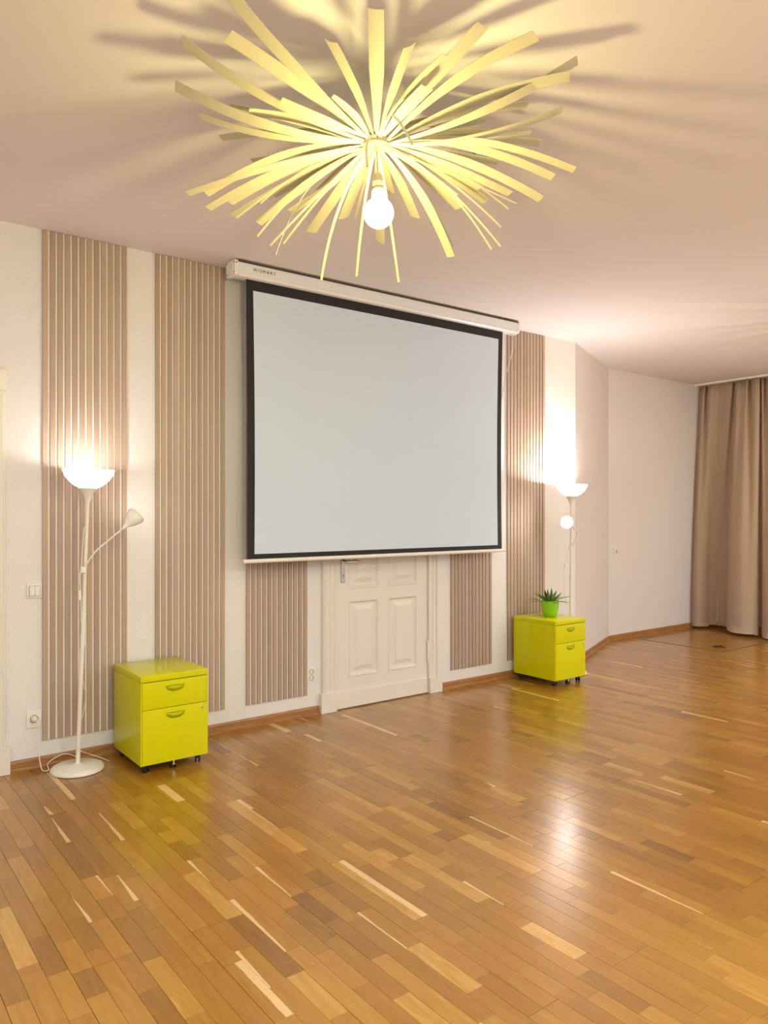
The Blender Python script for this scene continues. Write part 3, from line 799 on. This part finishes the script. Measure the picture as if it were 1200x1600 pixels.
# ================================================================= FLOOR LAMPS
def floor_lamp(base, top, arm, head_dir, label, lean, cable, bulb_e, head_e, joint_z, cable_hang):
    """base: centre on the floor; top: where pole meets the bowl neck; arm: list of points, last one is the head neck"""
    t = thing('floor_lamp', label, 'lamp', base, 'white uplighter floor lamps')
    B = Vector(base); Tp = Vector(top); ax = (Tp - B).normalized()
    bm = NB(); lathe(bm, [(0, 0.0), (0.142, 0.0), (0.150, 0.004), (0.150, 0.012), (0.144, 0.022), (0.128, 0.030), (0.030, 0.036), (0.022, 0.040), (0.0, 0.042)], 48, Matrix.Translation(B))
    obj('base', bm, M_LAMP, t, smooth=50)
    bm = NB(); mid = B + (Tp - B) * 0.58
    tube(bm, [B + ax * 0.03, mid], 0.0125, 14); tube(bm, [mid, Tp], 0.0105, 14)
    lathe(bm, [(0.013, -0.05), (0.0155, -0.05), (0.0155, 0.0), (0.011, 0.004)], 14, align(ax, mid))
    obj('pole', bm, M_LAMP, t, smooth=40)
    bd = Vector(lean).normalized()
    Mb = align(bd, Tp)
    bm = NB(); lathe(bm, [(0.0, -0.01), (0.013, -0.01), (0.015, 0.0), (0.020, 0.018), (0.034, 0.050), (0.055, 0.073), (0.053, 0.078), (0.0, 0.078)], 32, Mb)
    obj('neck', bm, M_PLASTIC, t, smooth=50)
    bm = NB()
    outer = [(0.050, 0.0765), (0.075, 0.088), (0.100, 0.106), (0.122, 0.130), (0.138, 0.158), (0.150, 0.186)]
    inner = [(r - 0.003, z + 0.0015) for r, z in reversed(outer)]
    lathe(bm, [(0, 0.0765)] + outer + [(0.149, 0.188)] + inner + [(0, 0.080)], 48, Mb)
    obj('bowl_shade', bm, M_BOWL, t, smooth=50)
    pb = Mb @ Vector((0, 0, 0.125))
    bm = NB(); lathe(bm, [(0, 0.080), (0.016, 0.082), (0.018, 0.098), (0.022, 0.106), (0.024, 0.115), (0.019, 0.127), (0.010, 0.133), (0, 0.135)], 20, Mb)
    bo = obj('bulb', bm, M_LBULB, t, smooth=True)
    l = light('lamp_light', 'POINT', Mb @ Vector((0, 0, 0.147)), bulb_e, LAMP_C, shadow_soft_size=0.035)
    l.parent = t; l.matrix_parent_inverse = WINV[t.name]
    # reading arm
    jt = Vector(arm[0])
    bm = NB(); tube(bm, spline(arm, 8), 0.0052, 10); ao = obj('flexible_arm', bm, M_LAMP if not cable_hang else M_LAMP, t, smooth=True)
    bm = NB(); lathe(bm, [(0, -0.018), (0.016, -0.018), (0.018, 0), (0.016, 0.018), (0, 0.018)], 16, align(ax, jt)); obj('clamp', bm, M_PLASTIC, t, smooth=40)
    Mh = align(head_dir, arm[-1]) @ Matrix.Diagonal((1.18, 1.18, 1.1, 1.0))
    bm = NB()
    pr = [(0.0, -0.012), (0.007, -0.012), (0.009, 0.0), (0.013, 0.018), (0.024, 0.036), (0.034, 0.054), (0.041, 0.075), (0.045, 0.098)]
    lathe(bm, pr + [(0.042, 0.099), (0.038, 0.075), (0.030, 0.052), (0.0, 0.045)], 32, Mh)
    hd = obj('reading_head', bm, M_PLASTIC, t, smooth=50)
    bm = NB(); lathe(bm, [(0.044, 0.092), (0.047, 0.094), (0.047, 0.104), (0.042, 0.104), (0.041, 0.094)], 32, Mh); obj('head_rim', bm, M_CASELIP, hd, smooth=40)
    bm = NB(); lathe(bm, [(0, 0.046), (0.018, 0.05), (0.026, 0.068), (0.029, 0.082), (0.022, 0.093), (0, 0.096)], 20, Mh); obj('reading_bulb', bm, M_LBULB2, hd, smooth=True)
    l = light('reading_light', 'POINT', Mh @ Vector((0, 0, 0.118)), head_e, LAMP_C, shadow_soft_size=0.02)
    l.parent = t; l.matrix_parent_inverse = WINV[t.name]
    # cord from the head down along the pole
    for i, c in enumerate(cable):
        bm = NB(); tube(bm, spline(c, 8), 0.0028, 6); obj('cord', bm, M_CORD, t, smooth=True)
    return t
M_LBULB2 = emis('reading_bulb_glass', LAMP_C, 4.0)
# left lamp
b1 = Vector((1.262, -0.195, 0.0))
def wp(px, py, y):   # the point seen at a pixel on the vertical plane y = const
    r = ray(px, py); return CAM + r * ((y - CAM.y) / r.y)
top1 = wp(137, 783, -0.195)
j1 = wp(130, 890, -0.205)
arm1 = [j1, wp(136, 880, -0.215), wp(150, 861, -0.235), wp(171, 843, -0.25), wp(194, 824, -0.26)]
hd1 = (wp(214, 804, -0.235) - wp(194, 824, -0.26)).normalized()
sock1 = Vector((1.0645, -0.02, 0.293))
cab1 = [
    [wp(134, 823, -0.205), wp(131.5, 826, -0.21), wp(130, 840, -0.212), wp(128, 870, -0.212), wp(127, 888, -0.21), wp(125, 900, -0.212), wp(126, 925, -0.212), wp(127, 960, -0.21), wp(129, 990, -0.205), wp(133, 1000, -0.20), wp(131, 1012, -0.205), wp(127, 1035, -0.205),
     wp(129, 1060, -0.17), wp(134, 1085, -0.15), wp(131, 1110, -0.15), wp(124, 1135, -0.17), wp(122, 1160, -0.19), wp(124, 1172, -0.21)] + [Vector(p) for p in ((1.36, -0.10, 0.05), (1.43, -0.10, 0.012), (1.455, -0.16, 0.004))],
    [Vector((1.0645, -0.045, 0.293)), Vector((1.068, -0.065, 0.285)), wp(60, 1150, -0.06), wp(61, 1180, -0.07), wp(66, 1203, -0.10), wp(76, 1203, -0.14), Vector((1.135, -0.035, 0.02)), wp(88, 1183, -0.03), wp(102, 1178, -0.03), wp(118, 1182, -0.10), Vector((1.262, -0.175, 0.05))],
]
fl1 = floor_lamp(tuple(b1), top1, arm1, hd1, 'white floor lamp at far left with glowing bowl and curved reading arm', (0.03, 0.0, 1.0), cab1, 4.0, 0.5, 0, False)
bm = NB(); p = wp(124.5, 930, -0.212)
box(bm, -0.007, 0.007, -0.006, 0.006, -0.03, 0.03, M=Matrix.Translation(p), bev=0.003); obj('cord_switch', bm, M_PLASTIC, fl1)
bm = NB(); lathe(bm, [(0, 0.0), (0.017, 0.0), (0.0175, 0.010), (0.014, 0.022), (0.007, 0.030), (0, 0.031)], 20, align((0, -1, 0), (sock1.x, -0.016, sock1.z))); obj('plug', bm, M_PLASTIC, fl1, smooth=40)

# right lamp
b2 = Vector((5.715, -0.235, 0.0))
top2 = wp(892.5, 788, -0.235)
j2 = wp(891.5, 856, -0.245)
arm2 = [j2, wp(896, 849, -0.27), wp(901, 834, -0.30), wp(897.5, 826, -0.31), wp(889.5, 817, -0.32)]
hd2 = (CAM - arm2[-1]); hd2 = (hd2.normalized() + Vector((-0.15, 0.15, 0.05))).normalized()
cab2 = [[wp(890, 855, -0.25), wp(887, 862, -0.26), wp(886, 875, -0.25), wp(883, 884, -0.25), wp(881, 890, -0.25), wp(881, 910, -0.25), wp(882, 930, -0.25), wp(886, 945, -0.24), wp(888, 960, -0.24), wp(890, 1000, -0.24), Vector((5.72, -0.30, 0.06)), Vector((5.80, -0.38, 0.006)), Vector((5.86, -0.30, 0.004)), Vector((5.80, -0.20, 0.004)), Vector((5.84, -0.03, 0.10))]]
fl2 = floor_lamp(tuple(b2), top2, arm2, hd2, 'white floor lamp with glowing bowl and bent reading arm behind the right cabinet', (0.02, 0.0, 1.0), cab2, 50, 5.5, 0, True)
bm = NB(); p = wp(883, 884, -0.25)
box(bm, -0.009, 0.009, -0.008, 0.008, -0.02, 0.02, M=Matrix.Translation(p), bev=0.003); obj('cord_switch', bm, M_PLASTIC, fl2)

# ================================================================= SWITCH, SOCKETS, BLANK PLATE
def frame(bm, xc, zc, w, h, y=0.0, d=0.011, M=None):
    box(bm, xc - w / 2, xc + w / 2, y - d, y, zc - h / 2, zc + h / 2, bev=0.0035)
sw = thing('light_switch', 'white two-rocker light switch on the wall at far left', 'switch', (1.067, 0, 1.052))
bm = NB(); frame(bm, 1.067, 1.052, 0.084, 0.084); obj('switch_frame', bm, M_PLASTIC, sw, smooth=30)
bm = NB(); box(bm, 1.067 - 0.031, 1.067 + 0.031, -0.0135, -0.010, 1.052 - 0.031, 1.052 + 0.031, bev=0.001); obj('switch_surround', bm, M_HOLE, sw)
for dx in (-0.0145, 0.0145):
    bm = NB(); box(bm, 1.067 + dx - 0.0138, 1.067 + dx + 0.0138, -0.0185, -0.012, 1.052 - 0.029, 1.052 + 0.029, bev=0.002); obj('rocker', bm, M_PLASTIC, sw, smooth=30)
def socket(x, z, w, h, label, centers, r=0.0205):
    t = thing('wall_socket', label, 'socket', (x, 0, z))
    bm = NB(); frame(bm, x, z, w, h); obj('socket_frame', bm, M_PLASTIC, t, smooth=30)
    for (cx, cz) in centers:
        Mm = align((0, -1, 0), (cx, -0.0105, cz))
        bm = NB(); lathe(bm, [(r + 0.003, 0.0), (r + 0.003, 0.002), (r, 0.0025), (r - 0.001, 0.0005), (0, 0.0003)], 28, Mm); rc = obj('socket_well', bm, M_HOLE, t, smooth=30)
        for s in (-1, 1):
            bm = NB(); lathe(bm, [(0, 0.0022), (0.0028, 0.0022), (0.0028, 0.0003)], 10, align((0, -1, 0), (cx + s * 0.0095, -0.0105, cz))); obj('pin_hole', bm, M_DARK, rc)
    return t
socket(1.0645, 0.293, 0.082, 0.105, 'white wall socket near the floor at far left with the lamp plug in it', [(1.0645, 0.293)])
socket(2.987, 0.302, 0.066, 0.118, 'white double wall socket left of the white door', [(2.992, 0.326), (2.992, 0.279)], 0.0175)
bm = NB(); lathe(bm, [(0, 0.004), (0.040, 0.004), (0.045, 0.002), (0.046, 0.0)], 32, align((0, -1, 0), (1.086, 0, 2.70)))
tag(obj('blank_cover_plate', bm, M_WALL, None, smooth=40), 'round painted-over cover plate high on the wall beside the leftmost slat panel', 'cover plate')
# small switch on the far white wall
r = ray(962, 862); tt = (0.645 - CAM.y) / r.y; P = CAM + r * tt
t = thing('light_switch', 'small white switch on the smooth far wall left of the curtain', 'switch', (P.x, 0.645, P.z))
bm = NB(); box(bm, P.x - 0.042, P.x + 0.042, 0.634, 0.645, P.z - 0.042, P.z + 0.042, bev=0.004); obj('switch_frame', bm, M_PLASTIC, t, smooth=30)
bm = NB(); box(bm, P.x - 0.022, P.x + 0.022, 0.628, 0.636, P.z - 0.026, P.z + 0.026, bev=0.002); obj('rocker', bm, M_ROCK, t, smooth=30)

# ================================================================= CURTAINS
def curt_pt(px, X):
    r = ray(px, 800); t = (X - CAM.x) / r.x; return (X, CAM.y + r.y * t)
def curtain(label, top, bot, zb, extra=None):
    """top, bot: lists of (x, y) of the fold line at the rail and at the hem, same length"""
    n = 30; sub = 7
    T_ = spline([Vector((a, b, 0)) for a, b in top], sub); B_ = spline([Vector((a, b, 0)) for a, b in bot], sub)
    bm = NB(); rows_ = []
    m = len(T_)
    for i in range(n + 1):
        f = i / n; g = 1 - (1 - f) ** 1.6
        row = []
        for k in range(m):
            p = T_[k].lerp(B_[k], g)
            cr = 0.010 * math.sin(k * 1.9) * max(0, 1 - f * 5)      # gathers under the rail
            z = (CEIL - 0.030) * (1 - f) + f * zb[k * len(zb) // m]
            row.append(bm.verts.new((p.x + cr, p.y, z)))
        rows_.append(row)
    for i in range(n):
        for k in range(m - 1): bm.faces.new((rows_[i][k], rows_[i][k + 1], rows_[i + 1][k + 1], rows_[i + 1][k]))
    bmesh.ops.solidify(bm, geom=bm.faces[:], thickness=0.003)
    o = obj('curtain', bm, M_CURT, None, smooth=True)
    return tag(o, label, 'curtain')
tp = [curt_pt(1094, 9.48), curt_pt(1101, 9.42), curt_pt(1105, 9.50), curt_pt(1109, 9.42), curt_pt(1125, 9.44), curt_pt(1143, 9.40), curt_pt(1147, 9.48), curt_pt(1153, 9.38), curt_pt(1160, 9.41), curt_pt(1168, 9.38), curt_pt(1172, 9.45), curt_pt(1179, 9.36), curt_pt(1187, 9.38), curt_pt(1189, 9.47)]
bt = [curt_pt(1078, 9.34), curt_pt(1082, 9.23), curt_pt(1090, 9.20), curt_pt(1101, 9.27), curt_pt(1110, 9.37), curt_pt(1122, 9.40), curt_pt(1134, 9.36), curt_pt(1136, 9.12), curt_pt(1144, 9.04), curt_pt(1156, 9.02), curt_pt(1168, 9.04), curt_pt(1178, 9.08), curt_pt(1185, 9.14), curt_pt(1186, 9.34)]
curtain('beige curtain in the far corner hanging against the white wall', tp, bt, [0.03, 0.03, 0.05, 0.05, 0.04, 0.04, 0.03])
tp = [curt_pt(1189, 9.49), curt_pt(1191, 9.38), curt_pt(1196, 9.46), curt_pt(1202, 9.37), curt_pt(1212, 9.45), curt_pt(1222, 9.36), curt_pt(1234, 9.45), curt_pt(1246, 9.37), curt_pt(1260, 9.46), curt_pt(1275, 9.37), curt_pt(1290, 9.46)]
bt = [curt_pt(1189, 9.36), curt_pt(1191, 9.10), curt_pt(1197, 9.02), curt_pt(1206, 9.04), curt_pt(1214, 9.30), curt_pt(1224, 9.33), curt_pt(1236, 9.06), curt_pt(1250, 9.04), curt_pt(1262, 9.30), curt_pt(1276, 9.10), curt_pt(1290, 9.34)]
curtain('second beige curtain, cut by the right edge of the photo', tp, bt, [0.02])
bm = NB(); box(bm, 9.33, 9.56, -6.9, 0.640, CEIL - 0.022, CEIL - 0.001, bev=0.003)
tag(obj('curtain_rail', bm, M_CASELIP), 'flat white curtain rail on the ceiling above the beige curtains', 'rail')

# ================================================================= CHANDELIER
TC = 2.88
HC = at(588.5, 224, TC)                       # centre of the hub
def tip_at(px, py, z=None, rad=0.75, near=False):
    r = ray(px, py)
    if z is not None:
        return (z - CAM.z) / r.z
    o_ = CAM - HC; a = r.dot(r); b = 2 * o_.dot(r); c = o_.dot(o_) - rad * rad
    D_ = b * b - 4 * a * c
    if D_ < 0: return -b / (2 * a)
    s = math.sqrt(D_)
    return (-b - s) / (2 * a) if near else (-b + s) / (2 * a)
# tip px, mid px, seen width px, z of the tip (or None) , radius, options
ST = [
 ((345, -25), (452, 99), 20, 3.12, 0), ((356, 58), (440, 114), 22, 3.06, 0), ((281, 63), (368, 126), 15, 3.12, 0), ((273, 135), (365, 179), 16, 3.06, 0),
 ((312, 182), (368, 201), 10, 3.05, 0), ((359, 168), (410, 178), 9, 3.02, 0), ((389, 177), (455, 185), 12, 2.98, 0), ((437, 160), (500, 187), 14, 2.97, 0),
 ((515, 156), (548, 181), 19, 2.99, 0), ((345, 217), (440, 208), 10, None, 0.75), ((434, 213), (500, 207), 12, None, 0.5), ((294, 304), (385, 274), 9, None, 0.80),
 ((323, 304), (425, 250), 12, None, 0.76), ((395, 253), (470, 242), 8, None, 0.62), ((326, 327), (428, 272), 11, None, 0.80), ((360, 318), (455, 268), 11, None, 0.72),
 ((364, 338), (430, 299), 10, 2.85, 0), ((369, 341), (452, 282), 3.2, None, 0.72), ((407, 318), (460, 276), 2.5, None, 0.60), ((427, 306), (494, 270), 12, None, 0.60),
 ((404, 350), (476, 291), 13, None, 0.72), ((402, 370), (470, 296), 3.5, None, 0.72), ((455, 331), (515, 291), 10, None, 0.62), ((422, 384), (491, 312), 3.5, None, 0.72),
 ((443, 381), (509, 299), 3.5, None, 0.70), ((431, 399), (490, 285), 1.4, None, 0.74), ((486, 364), (533, 296), 16, 2.84, 0), ((502, 438), (536, 309), 4.2, None, 0.70),
 ((537, 342), (560, 285), 15, None, 0.66), ((555, 342), (571, 280), 4, None, 0.70), ((557, 432), (571, 310), 4, None, 0.70), ((593, 379), (591, 290), 16, None, 0.80),
 ((587, 15), (588, 99), 27, 3.14, 0), ((516, 66), (548, 128), 15, 3.03, 0), ((641, 73), (621, 128), 15, 3.03, 0), ((755, 41), (689, 112), 21, 3.10, 0),
 ((697, 87), (648, 134), 9, 3.02, 0), ((838, 58), (742, 108), 18, 3.09, 0), ((903, 96), (810, 150), 14, 3.13, 0), ((890, 121), (765, 152), 16, 3.07, 0),
 ((825, 165), (735, 177), 11, None, 0.70), ((879, 172), (800, 201), 10, 3.08, 0), ((668, 138), (638, 168), 19, 2.99, 0), ((630, 154), (607, 183), 5, 2.97, 0),
 ((758, 192), (690, 203), 10, None, 0.55), ((777, 209), (695, 210), 13, None, 0.58), ((827, 213), (770, 219), 7, 3.04, 0), ((844, 225), (750, 216), 12, None, 0.70),
 ((897, 267), (800, 233), 11, None, 0.78), ((864, 278), (740, 232), 13, None, 0.75), ((779, 255), (700, 241), 10, None, 0.62), ((845, 312), (740, 259), 13, None, 0.77),
 ((797, 304), (715, 266), 11, None, 0.68), ((750, 295), (695, 264), 12, 2.90, 0), ((759, 316), (700, 274), 12, 2.88, 0), ((807, 318), (725, 281), 2.6, None, 0.74),
 ((795, 327), (715, 270), 2.6, None, 0.74), ((783, 355), (700, 282), 3, None, 0.74), ((782, 385), (695, 291), 3, None, 0.74), ((768, 390), (690, 288), 3, None, 0.74),
 ((719, 326), (655, 268), 17, None, 0.64), ((710, 306), (660, 268), 8, 2.88, 0), ((704, 402), (655, 300), 13, None, 0.72), ((708, 385), (662, 300), 3, None, 0.72),
 ((648, 340), (620, 278), 14, None, 0.64), ((623, 441), (604, 310), 4, None, 0.72),
 # thin unlit runners crossing in front of the hub
 ((574, 262), (577, 215), 4.5, None, 0.30), ((645, 227), (625, 192), 4.5, None, 0.28), ((747, 246), (668, 196), 4, None, 0.52), ((735, 198), (660, 190), 9, None, 0.5),
 ((470, 262), (520, 238), 12, None, 0.45), ((500, 300), (545, 258), 13, None, 0.48), ((690, 292), (640, 255), 12, None, 0.5), ((610, 300), (600, 262), 11, None, 0.5),
]
ch = thing('chandelier', 'large sunburst chandelier of curved cream ribbons around a bare globe bulb', 'chandelier', tuple(HC), 'ribbon chandeliers')
def qpt(p0, pm, p2, u, s):
    # quadratic through p0 (0), pm (u), p2 (1)
    l0 = (s - u) * (s - 1) / (u); lm = s * (s - 1) / (u * (u - 1)); l2 = s * (s - u) / (1 - u)
    return p0 * l0 + pm * lm + p2 * l2
ri = random.Random(3)
for (tip, mid, wpx, zt, rad) in ST:
    near = False
    if rad and rad <= 0.30: near = True
    tt = tip_at(*tip, z=zt, rad=rad or 0.75, near=near)
    P2 = at(*tip, tt)
    lay = 0.0
    d = Vector((P2.x - HC.x, P2.y - HC.y, 0)); d.normalize()
    P0 = HC + d * 0.040 + Vector((0, 0, ri.uniform(-0.012, 0.012)))
    if near: P0 = HC + Vector((0, 0, 0.0)) - FWD * 0.05
    c0 = Vector((588.5, 224)); u = max(0.25, min(0.75, (Vector(mid) - c0).length / max(1, (Vector(tip) - c0).length)))
    t0 = (P0 - CAM).dot(FWD)
    tm = t0 + (tt - t0) * u
    PM = at(*mid, tm)
    W = 0.92 * wpx * ((tt + tm) / 2) / F_PX
    phys = W if wpx < 7 else (0.040 if wpx < 13.5 else 0.054)
    phi = math.acos(min(1, W / phys)) if phys > W else 0.0
    # choose the twist that keeps the ribbon flatter
    sgn = 1; best = None
    n = 18
    pts = [qpt(P0, PM, P2, u, i / n) for i in range(n + 1)]
    def wvec(i, sg):
        T_ = (pts[min(i + 1, n)] - pts[max(i - 1, 0)]).normalized()
        V_ = (pts[i] - CAM).normalized()
        S_ = T_.cross(V_)
        if S_.length < 1e-4: S_ = Vector((0, 0, 1)).cross(T_)
        S_.normalize(); N_ = T_.cross(S_).normalized()
        return (S_ * math.cos(phi) + N_ * (sg * math.sin(phi))), T_
    if abs(wvec(n // 2, 1)[0].z) > abs(wvec(n // 2, -1)[0].z): sgn = -1
    bm = NB(); rows_ = []
    for i in range(n + 1):
        f = i / n; Wv, T_ = wvec(i, sgn)
        Nn = Wv.cross(T_).normalized()
        if Nn.z > 0: Nn = -Nn                    # faces down
        tp_ = 1.0 if wpx < 7 else min(1.0, 0.20 + 1.5 * f)
        hw = phys * 0.5 * tp_; bow = hw * 0.16; th = 0.0016 if wpx > 7 else max(0.0012, phys * 0.3)
        c = pts[i]
        rows_.append([bm.verts.new(c - Wv * hw - Nn * bow), bm.verts.new(c + Nn * 0), bm.verts.new(c + Wv * hw - Nn * bow),
                      bm.verts.new(c + Wv * hw - Nn * (bow + th)), bm.verts.new(c - Nn * th), bm.verts.new(c - Wv * hw - Nn * (bow + th))])
    for a_, b_ in zip(rows_, rows_[1:]):
        for k in range(6): bm.faces.new((a_[k], a_[(k + 1) % 6], b_[(k + 1) % 6], b_[k]))
    bm.faces.new(rows_[0]); bm.faces.new(list(reversed(rows_[-1])))
    bmesh.ops.recalc_face_normals(bm, faces=bm.faces)
    for v in bm.verts:
        if v.co.z > CEIL - 0.006: v.co.z = CEIL - 0.006
    obj('ribbon', bm, M_VEN, ch, smooth=40)
T = Matrix.Translation(HC)
bm = NB(); lathe(bm, [(0, -0.018), (0.046, -0.018), (0.052, -0.012), (0.052, 0.016), (0.046, 0.022), (0, 0.022)], 36, T); obj('hub', bm, M_HUB, ch, smooth=40)
bm = NB(); lathe(bm, [(0, -0.030), (0.006, -0.030), (0.008, -0.026), (0.008, -0.017), (0, -0.017)], 16, T); obj('hub_nut', bm, M_HUB, ch, smooth=40)
bm = NB(); tube(bm, [HC + Vector((0, 0, 0.02)), (HC.x, HC.y, CEIL - 0.03)], 0.006, 10); obj('stem', bm, M_HUB, ch, smooth=40)
bm = NB(); lathe(bm, [(0, 0), (0.01, 0.0), (0.024, 0.014), (0.026, 0.036), (0.0, 0.036)], 28, Matrix.Translation((HC.x, HC.y, CEIL - 0.037))); obj('ceiling_rose', bm, M_HUB, ch, smooth=40)
BC = at(591.8, 333, TC)
ct = at(590.5, 272, TC)
bm = NB(); tube(bm, [HC + Vector((0, 0, -0.025)), ct], 0.0032, 8); obj('bulb_cord', bm, M_HUB, ch, smooth=True)
ax = (BC - ct).normalized()
Ms = align(ax, ct)
bm = NB(); lathe(bm, [(0, -0.004), (0.010, -0.004), (0.015, 0.003), (0.019, 0.010), (0.020, 0.030), (0.0215, 0.031), (0.0215, 0.036), (0.020, 0.037), (0.020, 0.052), (0, 0.052)], 28, Ms); obj('bulb_socket', bm, M_HUB, ch, smooth=30)
L_ = (BC - ct).length; rb = 0.0565
a0 = math.asin(0.0265 / rb); zn = L_ - rb * math.cos(a0)
bm = NB(); lathe(bm, [(0, 0.050), (0.0165, 0.052), (0.0235, 0.060), (0.0262, 0.072), (0.0268, zn + 0.001), (0, zn + 0.001)], 32, Ms); obj('bulb_collar', bm, M_PLASTIC, ch, smooth=40)
pr = []
for i in range(17):
    a_ = a0 + (math.pi - a0) * i / 16
    pr.append((max(0, rb * math.sin(a_)), L_ - rb * math.cos(a_)))
bm = NB(); lathe(bm, pr, 40, Ms); obj('globe_bulb', bm, M_BULB, ch, smooth=True)
# the second, like chandelier hangs further along the hall just outside the frame; its light streaks the ceiling at the right
c2 = ch.copy(); COL.objects.link(c2); c2.location = (7.2, -2.50, HC.z); c2.rotation_euler = (0, 0, R(35))
c2['label'] = 'second sunburst ribbon chandelier further down the hall, beyond the right edge'
for o in list(ch.children):
    c = o.copy(); COL.objects.link(c); c.parent = c2; c.matrix_parent_inverse = o.matrix_parent_inverse.copy()
